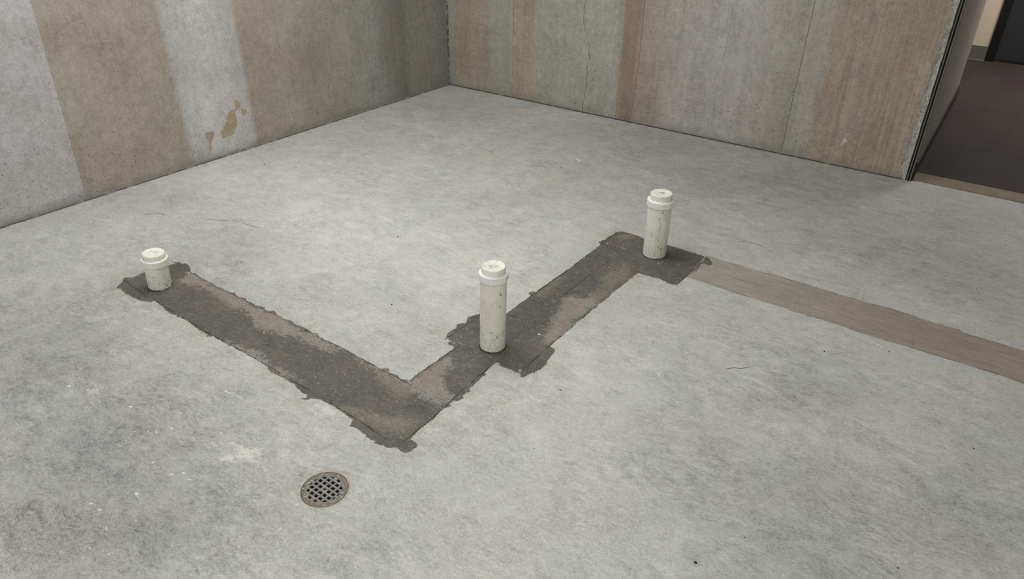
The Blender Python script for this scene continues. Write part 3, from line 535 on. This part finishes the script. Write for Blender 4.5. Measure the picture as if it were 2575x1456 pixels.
# hall carpet tiles
def mat_carpet():
    n = NT('hall_carpet')
    sep = n.node('ShaderNodeSeparateXYZ'); n.put(sep.inputs[0], n.pos)
    br = n.node('ShaderNodeTexBrick'); n.put(br.inputs['Vector'], n.map(rot=(0, 0, math.pi/2), loc=(-.13, .23, 0)))
    br.inputs['Color1'].default_value = (.9, .9, .9, 1); br.inputs['Color2'].default_value = (1.05, 1.05, 1.05, 1); br.inputs['Mortar'].default_value = (.88, .88, .88, 1)
    br.inputs['Scale'].default_value = 1; br.inputs['Mortar Size'].default_value = .0022; br.inputs['Brick Width'].default_value = .8; br.inputs['Row Height'].default_value = .21; br.offset = .4
    v = n.ma(n.add(n.noise(3, 4, .6), -.5), .5, 1); v = n.ma(n.add(n.noise(60, 3, .7), -.5), .5, v); v = n.ma(n.add(n.noise(9, 4, .6), -.5), .3, v)
    col = n.mix(n.step(n.noise(2.3, 3), .4, .6), srgb(60, 52, 52), srgb(60, 55, 51))
    col = n.mix(1, n.scale_col(col, v), br.outputs[0], 'MULTIPLY')
    return n.out(col, .8, .2)
boxobj('floor_hall', mat_carpet(), None, 2.2, 4.7, .17, YF+.25, -.03, .002).__setitem__('kind', 'structure')
boxobj('trim_7', plain('olive_threshold', (128, 118, 98), .7, .3, var=.15, sc=14), None, 3.386, 4.6, .028, .168, -.02, .0035).__setitem__('kind', 'structure')

# wall joints and marks
onR = lambda x, z, h: (x, -h, z)
onL = lambda y, z, h: (h, y, z)
def wl(name, polys, wd, mat, place, lab, cat, gaps=0., h=.0008, vary=.5, jit=.0008, kind='stuff'):
    return tag(lines(name, polys, wd, mat, None, h, gaps, place, vary, jit), lab, cat, kind=kind)
up_ = lambda q: [(q[0][0]+(q[0][0]-q[-1][0])*1.6*(0 if abs(q[0][1]-q[-1][1]) < 1 else 1), int(q[0][1]+(q[0][1]-q[-1][1])*1.6))]+q
wl('form_seam', [RSEAM[1], RSEAM[3]], .0032, M_SEAM, onR, 'dark vertical form seams in the back right wall', 'seam', vary=.2, jit=.0002)
wl('form_seam', [RSEAM[0], RSEAM[2]], .0022, M_SEAM, onR, 'fainter vertical form seams left of the brown stripe', 'seam', gaps=.1, jit=.0004)
wl('wall_crack', RCRACK[:2], .0028, M_CRACK, onR, 'wandering vertical crack left of the brown stripe', 'crack', gaps=.05, vary=.8, jit=.002)
wl('wall_crack', RCRACK[2:], .0014, plain('faint_seam', (136, 133, 124), .9), onR, 'faint short hairline cracks on the back right wall', 'crack', gaps=.3, jit=.0015)
wl('form_seam', LSEAM, .0035, plain('bluish_seam', (138, 139, 140), .8), onL, 'pale bluish vertical seam in the left wall near the corner', 'seam', gaps=.2)
bm = bmesh.new()
for x, z, r in TIES:
    x, z, r = x/1000, z/1000, r/1000
    ribbon(bm, [(x+r*math.cos(k*.42), z+r*1.15*math.sin(k*.42)) for k in range(16)], .0016, onR, .0008, .6, 0, .0004)
bmesh.ops.recalc_face_normals(bm, faces=bm.faces[:])
tag(frombm('tie_mark', bm, M_SEAM), 'small round form-tie marks and blisters on the back right wall', 'tie mark', kind='stuff')
def patch(name, poly, place, mat, lab, cat, h=.0012):
    P = [Vector(p) for p in mm(poly)]; q = []
    for i in range(len(P)):
        a = P[i]; b = P[(i+1) % len(P)]; k = max(1, int((b-a).length/.007))
        for j in range(k): q.append(a.lerp(b, j/k)+Vector((random.gauss(0, .003), random.gauss(0, .003))))
    v, e, f, *_ = delaunay_2d_cdt(q, [], [list(range(len(q)))], 1, 1e-6)
    bm = bmesh.new(); bv = [bm.verts.new(place(p.x, p.y, h)) for p in v]
    for t in f:
        try: bm.faces.new([bv[i] for i in t])
        except ValueError: pass
    be = [x for x in bm.edges if len(x.link_faces) == 1]; c = Vector(place(0, 0, h+.001))-Vector(place(0, 0, 0))
    r = bmesh.ops.extrude_edge_only(bm, edges=be)
    for x in r['geom']:
        if isinstance(x, bmesh.types.BMVert): x.co -= c
    bmesh.ops.recalc_face_normals(bm, faces=bm.faces[:])
    return tag(frombm(name, bm, mat), lab, cat)
def mat_stain(name, a, b):
    n = NT(name); return n.out(n.scale_col(n.mix(n.step(n.noise(22, 4, .7), .42, .6), srgb(*a), srgb(*b)), n.step(n.noise(200, 3), .2, .8, .85, 1.15)), .8, .2)
M_OCH = mat_stain('ochre_stain', (180, 165, 136), (168, 154, 131)); M_PNK = mat_stain('pinkish_stain', (166, 149, 132), (172, 160, 142))
patch('wall_stain', LSTAIN[0], onL, M_OCH, 'largest ochre stain low on the pale band of the left wall', 'stain')
patch('wall_stain', LSTAIN[1], onL, M_PNK, 'pinkish brown stain left of the ochre one on the left wall', 'stain')
patch('wall_stain', LSTAIN[2], onL, M_OCH, 'small ochre stain right of the large ochre one', 'stain')
M_CHIPW = mat_stain('white_chip', (216, 214, 208), (170, 164, 152))
patch('plaster_chip', RWHITE[0], onR, M_CHIPW, 'small white chip on the wall seam near the far corner', 'chip')
patch('plaster_chip', RWHITE[1], onR, M_CHIPW, 'white flaked leaf-shaped chip low on the wall near the opening', 'chip')

# joint beads at the foot of the walls and in the corner
def bead(name, a, b, w_, h_, mat, lab):
    a = Vector(a); b = Vector(b); d = (b-a); L = d.length; d.normalize(); nr = Vector((d.y, -d.x)); k = int(L/.02)
    bm = bmesh.new(); rows = []
    for i in range(k+1):
        p = a+d*(L*i/k); ww = w_*(1+random.uniform(-.25, .25)); hh = h_*(1+random.uniform(-.2, .2))
        rows.append([bm.verts.new((p.x, p.y, hh)), bm.verts.new((p.x+nr.x*ww*.55, p.y+nr.y*ww*.55, hh*.45)), bm.verts.new((p.x+nr.x*ww, p.y+nr.y*ww, .0004))])
    for i in range(k):
        for j in (0, 1): bm.faces.new((rows[i][j], rows[i][j+1], rows[i+1][j+1], rows[i+1][j]))
    bmesh.ops.recalc_face_normals(bm, faces=bm.faces[:])
    return tag(frombm(name, bm, mat), lab, kind='structure')
bead('trim_8', (0, -6), (0, 0), .014, .012, M_SEALBEAD, 'grey sealant bead along the foot of the left wall')
bead('trim_9', (0, 0), (3.35, 0), .005, .007, M_SEALBEAD, 'thin sealant bead along the foot of the right wall')
lines('trim_10', [[(12, -5900), (12, -3000), (13, -1500), (10, 0)]], .0022, plain('brown_joint', (92, 88, 81), .9), None, .0042, .3, flat, 1.0, .0015)['kind'] = 'structure'
lines('trim_11', [[(0, -4), (1500, -4), (3340, -4)]], .004, M_JOINT, None, .0042, .02, flat, .6, .0012)['kind'] = 'structure'
# corner joint: squeezed foam and mastic
bm = bmesh.new(); rows = []; z = .012
while z < H:
    a = .011+random.uniform(-.0025, .0025); b = .011+random.uniform(-.0025, .0025); c = .007+random.uniform(-.003, .003)
    rows.append([bm.verts.new(p) for p in ((.0003, -a, z), (c, -c, z+random.uniform(-.003, .003)), (b, -.0003, z))]); z += .012
for i in range(len(rows)-1):
    for j in (0, 1): bm.faces.new((rows[i][j], rows[i][j+1], rows[i+1][j+1], rows[i+1][j]))
bmesh.ops.recalc_face_normals(bm, faces=bm.faces[:])
n = NT('corner_mastic'); g = n.noise(70, 4, .75, 1, v=n.map((1, 1, .4)))
col = n.ramp(g, [(.38, srgb(58, 60, 64)), (.5, srgb(112, 114, 116)), (.62, srgb(176, 176, 174))]); n.bump(g, .006)
tag(frombm('trim_12', bm, n.out(col, .7)), 'mottled grey mastic in the corner joint between the walls', kind='structure')

# ------------------------------------------------------------------ standpipes
def mat_pvc(name, seed, crack=None, lowz=.12, dirt=.5, top=False, base=(238, 237, 230)):
    n = NT(name); t = n.node('ShaderNodeTexCoord').outputs['Object']
    sep = n.node('ShaderNodeSeparateXYZ'); n.put(sep.inputs[0], t); z = sep.outputs[2]
    P = n.map(loc=(seed, seed*2, 0), v=t)
    v = n.ma(n.add(n.noise(14, 4, .6, 0, v=P), -.5), .14, 1.0)
    v = n.ma(n.add(n.noise(1, 3, .6, 0, v=n.map((90, 90, 7), loc=(seed, 0, 0), v=t)), -.5), .10, n.add(v, .03))
    col = n.scale_col(n.mix(n.step(n.noise(8, 3, .6, 0, v=P), .4, .7), srgb(*base), srgb(base[0]-4, base[1]-7, base[2]-14)), v)
    if top:
        g = n.noise(60, 4, .7, 1, v=P); r = n.node('ShaderNodeVectorMath', operation='LENGTH')
        q = n.map((1, 1, 0), v=t); n.put(r.inputs[0], q)
        m = n.mul(n.step(g, .52, .62), n.step(r.outputs['Value'], .008, .028, 1, 0))
        col = n.mix(n.mul(m, .75), col, srgb(112, 106, 94))
        m2 = n.mul(n.step(n.noise(28, 4, .7, 1, v=P), .5, .66), .45)
        col = n.mix(m2, col, srgb(176, 170, 156))
    # scuffs: short dark flecks, thicker near the slab
    low = n.step(z, 0, lowz, 1, 0)
    g = n.noise(1, 3, .7, 1.5, v=n.map((120, 120, 80), loc=(seed, 3, 0), v=t))
    gate = n.add(n.noise(16, 3, .7, 0, v=P), n.mul(low, .13))
    m = n.mul(n.step(g, .585, .63), n.step(gate, .535, .60)); col = n.mix(n.mul(m, min(1, dirt+.35)), col, srgb(74, 66, 57))
    if crack is not None:      # dark drip streaks down one side
        a_ = n.math('ARCTAN2', sep.outputs[1], sep.outputs[0]); wz = n.mul(n.add(n.noise(1, 4, .7, 0, v=n.map((4, 4, 22), loc=(seed, 7, 0), v=t)), -.5), 1.3)
        for off, wd in ((0, .035), (.6, .02)):
            dd = n.math('ABSOLUTE', n.add(n.add(a_, wz), -(crack+off)))
            mk = n.mul(n.step(dd, wd*.4, wd*1.6, 1, 0), n.step(n.noise(70, 3, .7, 0, v=P), .47, .55)); col = n.mix(n.mul(mk, .75), col, srgb(78, 70, 60))
    g = n.noise(1, 2, .6, 2.5, v=n.map((60, 60, 22), loc=(seed+4, 1, 0), v=t))
    m = n.mul(n.step(n.math('ABSOLUTE', n.add(g, -.5)), .004, .014, 1, 0), n.step(n.noise(26, 2, .6, 0, v=P), .56, .62))
    col = n.mix(n.mul(m, dirt), col, srgb(96, 88, 76))
    foot = n.step(n.add(z, n.mul(n.add(n.noise(120, 3, .7, 0, v=t), -.5), .014)), .001, .006, 1, 0)
    col = n.mix(n.mul(foot, .85), col, srgb(84, 76, 66))
    n.bump(n.noise(60, 3, .6, 0, v=t), .0008, .5)
    return n.out(col, .42, .4)
def lathe(prof, seg=64, caps=(False, True), wob=None):
    bm = bmesh.new(); rings = []
    for r, z in prof:
        rings.append([bm.verts.new(((r if not wob else wob(r, z, i/seg*2*math.pi))*math.cos(i/seg*2*math.pi), (r if not wob else wob(r, z, i/seg*2*math.pi))*math.sin(i/seg*2*math.pi), z)) for i in range(seg)])
    for a, b in zip(rings, rings[1:]):
        for i in range(seg): j = (i+1) % seg; bm.faces.new((a[i], a[j], b[j], b[i]))
    if caps[0]: bm.faces.new(rings[0][::-1])
    if caps[1]: bm.faces.new(rings[-1])
    bmesh.ops.recalc_face_normals(bm, faces=bm.faces[:]); return bm
def smooth_edges(o, ang=35):
    for p in o.data.polygons: p.use_smooth = True
    o.data.set_sharp_from_angle(angle=math.radians(ang))
def standpipe(x, y, r, h, ringr, ringh, capr, caph, lean, label, seed, ribs, rot, mark=None, drip=None):
    t = bpy.data.objects.new('standpipe', None); COL.objects.link(t); t.location = (x, y, 0)
    t.rotation_euler = (lean[0], lean[1], 0); t.empty_display_size = .05
    tag(t, label, 'pipe', 'capped white waste pipes standing up from the floor')
    zr = h-caph-ringh
    pm = mat_pvc('aged_pvc', seed, crack=drip, dirt=.62); cm = mat_pvc('white_pvc', seed+11, lowz=.001, dirt=.15, base=(244, 244, 241)); tm = mat_pvc('cap_pvc', seed+23, lowz=.001, dirt=.15, top=True, base=(241, 240, 230))
    p = frombm('pipe', lathe([(r, -.04), (r, 0), (r, zr+.004), (r*.93, zr+.006)], caps=(False, False)), pm, t); smooth_edges(p)
    # collar: flat-sided hub with moulded ribs
    def wob(rr, z, a):
        if rr < ringr*.985: return rr
        k = abs(((a+rot)*ribs/(2*math.pi)) % 1-.5)     # .5 at rib
        return rr*(1+(.022 if k > .478 else 0))-(.0009 if .455 < k < .478 else 0)
    b = .0022
    c = frombm('collar', lathe([(r*1.005, zr), (ringr-b, zr), (ringr, zr+b), (ringr, zr+ringh-b), (ringr-b, zr+ringh), (capr*.98, zr+ringh+.0006)], 192, (False, False), wob), cm, t); smooth_edges(c, 28)
    pl = frombm('cap', lathe([(capr*.99, zr+ringh-.004), (capr, zr+ringh), (capr*.985, h-.0035), (capr*.955, h-.0012), (capr*.90, h), (capr*.86, h-.0009), (capr*.2, h-.0012)], 96), tm, t); smooth_edges(pl, 30)
    if ribs > 8:   # thin moulded ribs on the cap side
        for k in (0.0, 1.0, 2.1, 3.4, 4.6, 5.5):
            bm = bmesh.new(); a = k+rot; m = Matrix.Rotation(a, 4, 'Z')@Matrix.Translation((capr*.995, 0, h-caph*.5))
            bmesh.ops.create_cube(bm, size=1, matrix=m@Matrix.Diagonal((.0014, .0016, caph*.8, 1)))
            frombm('cap_rib', bm, cm, pl)
    if mark:
        bm = bmesh.new()
        for q, wd in mark: ribbon(bm, [(cy*a_*.001+.58*b_*.001*-1, .58*a_*.001+cy*b_*.001) for a_, b_ in q], wd, flat, .0002, .8, .1, .0003)
        bmesh.ops.recalc_face_normals(bm, faces=bm.faces[:])
        for v_ in bm.verts: v_.co.z += h-.0011
        frombm('marker_scribble', bm, plain('marker_ink', (92, 84, 74), .8), pl)
    # crumbled grout where the pipe leaves the slab
    sg = 72; bm = bmesh.new(); A = []; Bv = []; Cv = []
    for i in range(sg):
        a = i/sg*2*math.pi; w_ = .0035+random.random()*.004
        A.append(bm.verts.new((math.cos(a)*r*.995, math.sin(a)*r*.995, .003+random.random()*.003)))
        Bv.append(bm.verts.new((math.cos(a)*(r+w_*.5), math.sin(a)*(r+w_*.5), .0022+random.random()*.0015)))
        Cv.append(bm.verts.new((math.cos(a)*(r+w_), math.sin(a)*(r+w_), -.001)))
    for i in range(sg):
        j = (i+1) % sg; bm.faces.new((A[i], A[j], Bv[j], Bv[i])); bm.faces.new((Bv[i], Bv[j], Cv[j], Cv[i]))
    bmesh.ops.recalc_face_normals(bm, faces=bm.faces[:])
    frombm('grout_ring', bm, M_GROUT, t)
    return t
M_GROUT = plain('dark_grout', (78, 72, 64), .9, .1, var=.3, sc=150)
standpipe(1.1079,-3.1640,0.0447,0.1561,0.0505,0.0300,0.0436,0.0235,(-0.0309,0.0429),'shortest white capped pipe, leaning slightly, at the left end of the dark strip',2,8,0.30,[([(-8,3),(2,4),(10,2)],.0012),([(-4,-3),(6,-2)],.001)])
standpipe(2.4654,-2.6904,0.0465,0.3336,0.0509,0.0280,0.0425,0.0245,(-0.0083,0.0115),'tallest white capped pipe in the middle beside the strip junction',5,8,0.12,[([(-16,0),(-10,6),(-6,-6)],.0016),([(-12,-2),(-4,0),(4,7)],.0014),([(-4,8),(3,-8)],.002),([(-2,-2),(6,-3),(9,5)],.0014),([(4,-10),(9,-6),(14,4),(16,5)],.0013),([(-2,6),(8,8)],.0012)])
standpipe(2.6183,-1.6803,0.0517,0.2998,0.0579,0.0300,0.0473,0.0285,(0.0019,-0.0026),'white capped pipe farthest back, streaked with dark drips, in the small square patch',9,12,0.50,[([(-14,8),(-4,9),(8,7),(16,3)],.002),([(-6,-2),(2,-4),(8,-5)],.003),([(4,2),(14,0)],.002),([(-10,3),(0,3)],.0013),([(-16,-4),(-10,-8)],.0012)],drip=-.95)
#PIPES#

# ------------------------------------------------------------------ floor drain
def drain():
    t = bpy.data.objects.new('floor_drain', None); COL.objects.link(t); t.location = (DR[0], DR[1], 0); t.empty_display_size = .05
    tag(t, 'round metal floor drain with square-holed grate in the lower left floor', 'floor drain')
    R_ = .0655
    n = NT('worn_nickel'); o_ = n.node('ShaderNodeTexCoord').outputs['Object']
    g = n.noise(60, 4, .7, .5, v=o_); sp = n.noise(180, 2, .6, 0, v=o_)
    col = n.mix(n.step(g, .35, .65), srgb(84, 80, 70), srgb(112, 106, 94)); col = n.mix(n.mul(n.step(sp, .66, .72), .5), col, srgb(205, 200, 188))
    n.bump(g, .0006); M_NI = n.out(col, .48, .5, .45)
    n = NT('grate_grey'); g = n.noise(90, 4, .7, .5, v=n.node('ShaderNodeTexCoord').outputs['Object'])
    o2 = n.node('ShaderNodeTexCoord').outputs['Object']; r_ = n.node('ShaderNodeVectorMath', operation='LENGTH'); n.put(r_.inputs[0], n.map((1, 1, 0), v=o2))
    col = n.mix(n.step(g, .4, .7), srgb(112, 110, 106), srgb(140, 137, 131)); ring = n.step(r_.outputs['Value'], .0495, .0515)
    col = n.mix(ring, col, n.mix(n.step(g, .35, .65), srgb(92, 87, 76), srgb(122, 115, 102)))
    col = n.mix(n.mul(n.step(n.noise(170, 2, .6, 0, v=o2), .62, .68), n.mul(ring, .8)), col, srgb(215, 210, 196)); M_GR = n.out(col, .45, .5, .35)
    # grate disc with rounded rectangular holes
    seg = 96; rg = .0632
    pts = [Vector((rg*math.cos(2*math.pi*i/seg), rg*math.sin(2*math.pi*i/seg))) for i in range(seg)]
    loops = [list(range(seg))]; holes = []
    px_, py_ = .0172, .0152; hw, hh = .0059, .0048; RC = .0490
    cells = [(i, j) for i in (-2, -1, 0, 1, 2) for j in (-2, -1, 0, 1, 2) if (i, j) != (0, 0)]+[(-1, 3), (.45, 3), (-.6, -3), (.7, -3), (2.75, .6), (2.75, -.6), (-2.75, .6), (-2.75, -.6)]
    for i, j in cells:
        cx, cy_ = i*px_, j*py_; q = []
        a_, b_ = (hw, hh) if abs(i) < 2.6 else (.0035, .0055)
        for sx, sy_, a0 in ((1, 1, 0), (-1, 1, 1), (-1, -1, 2), (1, -1, 3)):
            for k in range(4):
                a = (a0+k/3)*math.pi/2; rr = .0014
                q.append(Vector((cx+sx*(a_-rr)+rr*math.cos(a), cy_+sy_*(b_-rr)+rr*math.sin(a))))
        q = [p if p.length < RC else p*(RC/p.length) for p in q]
        # keep distinct points
        q2 = [q[0]]
        for p in q[1:]:
            if (p-q2[-1]).length > .0004: q2.append(p)
        ar = abs(sum(q2[k].x*q2[(k+1) % len(q2)].y-q2[(k+1) % len(q2)].x*q2[k].y for k in range(len(q2))))/2
        if len(q2) > 3 and ar > 2e-5: holes.append(q2)
    holes.append([Vector((.0042*math.cos(k*math.pi/8), .0042*math.sin(k*math.pi/8))) for k in range(16)])
    for q in holes: s0 = len(pts); pts += q; loops.append(list(range(s0, s0+len(q))))
    edges = [(l[i], l[(i+1) % len(l)]) for l in loops for i in range(len(l))]
    v, e, f, *_ = delaunay_2d_cdt(pts, edges, [], 0, 1e-7)
    bm = bmesh.new(); bv = [bm.verts.new((p.x, p.y, .0015)) for p in v]
    def inside(p, q):
        c = False
        for k in range(len(q)):
            a, b = q[k], q[k-1]
            if (a.y > p.y) != (b.y > p.y) and p.x < (b.x-a.x)*(p.y-a.y)/(b.y-a.y)+a.x: c = not c
        return c
    for tri in f:
        c = sum((v[i] for i in tri), Vector((0, 0)))/len(tri)
        if c.length > rg or any(inside(c, q) for q in holes): continue
        bm.faces.new([bv[i] for i in tri])
    bmesh.ops.delete(bm, geom=[q for q in bm.verts if not q.link_faces], context='VERTS')
    for fc in bm.faces:
        if fc.normal.z < 0: fc.normal_flip()
    ret = bmesh.ops.extrude_face_region(bm, geom=bm.faces[:])
    for q in ret['geom']:
        if isinstance(q, bmesh.types.BMVert): q.co.z -= .005
    bmesh.ops.recalc_face_normals(bm, faces=bm.faces[:])
    gr = frombm('grate', bm, M_GR, t)
    rim = frombm('rim', lathe([(.0630, .0006), (.0632, .0020), (.0640, .0026), (R_-.0010, .0026), (R_, .0018), (R_, -.002)], 96, (False, False)), M_NI, t); smooth_edges(rim, 30)
    bowl = frombm('bowl', lathe([(.060, -.0005), (.057, -.02), (.050, -.05), (.030, -.065)], 48), plain('drain_bowl', (58, 57, 55), .5, .4, .3, .3, 60), t); smooth_edges(bowl)
    # chipped slab edge and pale grout around the rim
    bm = bmesh.new(); A = []; Bv = []
    for i in range(96):
        a = i/96*2*math.pi; w_ = .0014+.0042*max(0, math.sin(a*1.0+.5))+random.random()*.0016+(.004 if 2.5 < a < 3.4 else 0)*random.random()
        A.append(bm.verts.new((math.cos(a)*R_*.99, math.sin(a)*R_*.99, .0012))); Bv.append(bm.verts.new((math.cos(a)*(R_+w_), math.sin(a)*(R_+w_), .0004)))
    for i in range(96): j = (i+1) % 96; bm.faces.new((A[i], A[j], Bv[j], Bv[i]))
    bmesh.ops.recalc_face_normals(bm, faces=bm.faces[:])
    frombm('grout_edge', bm, plain('drain_grout', (178, 170, 159), .9, .1, var=.25, sc=120), t)
drain()
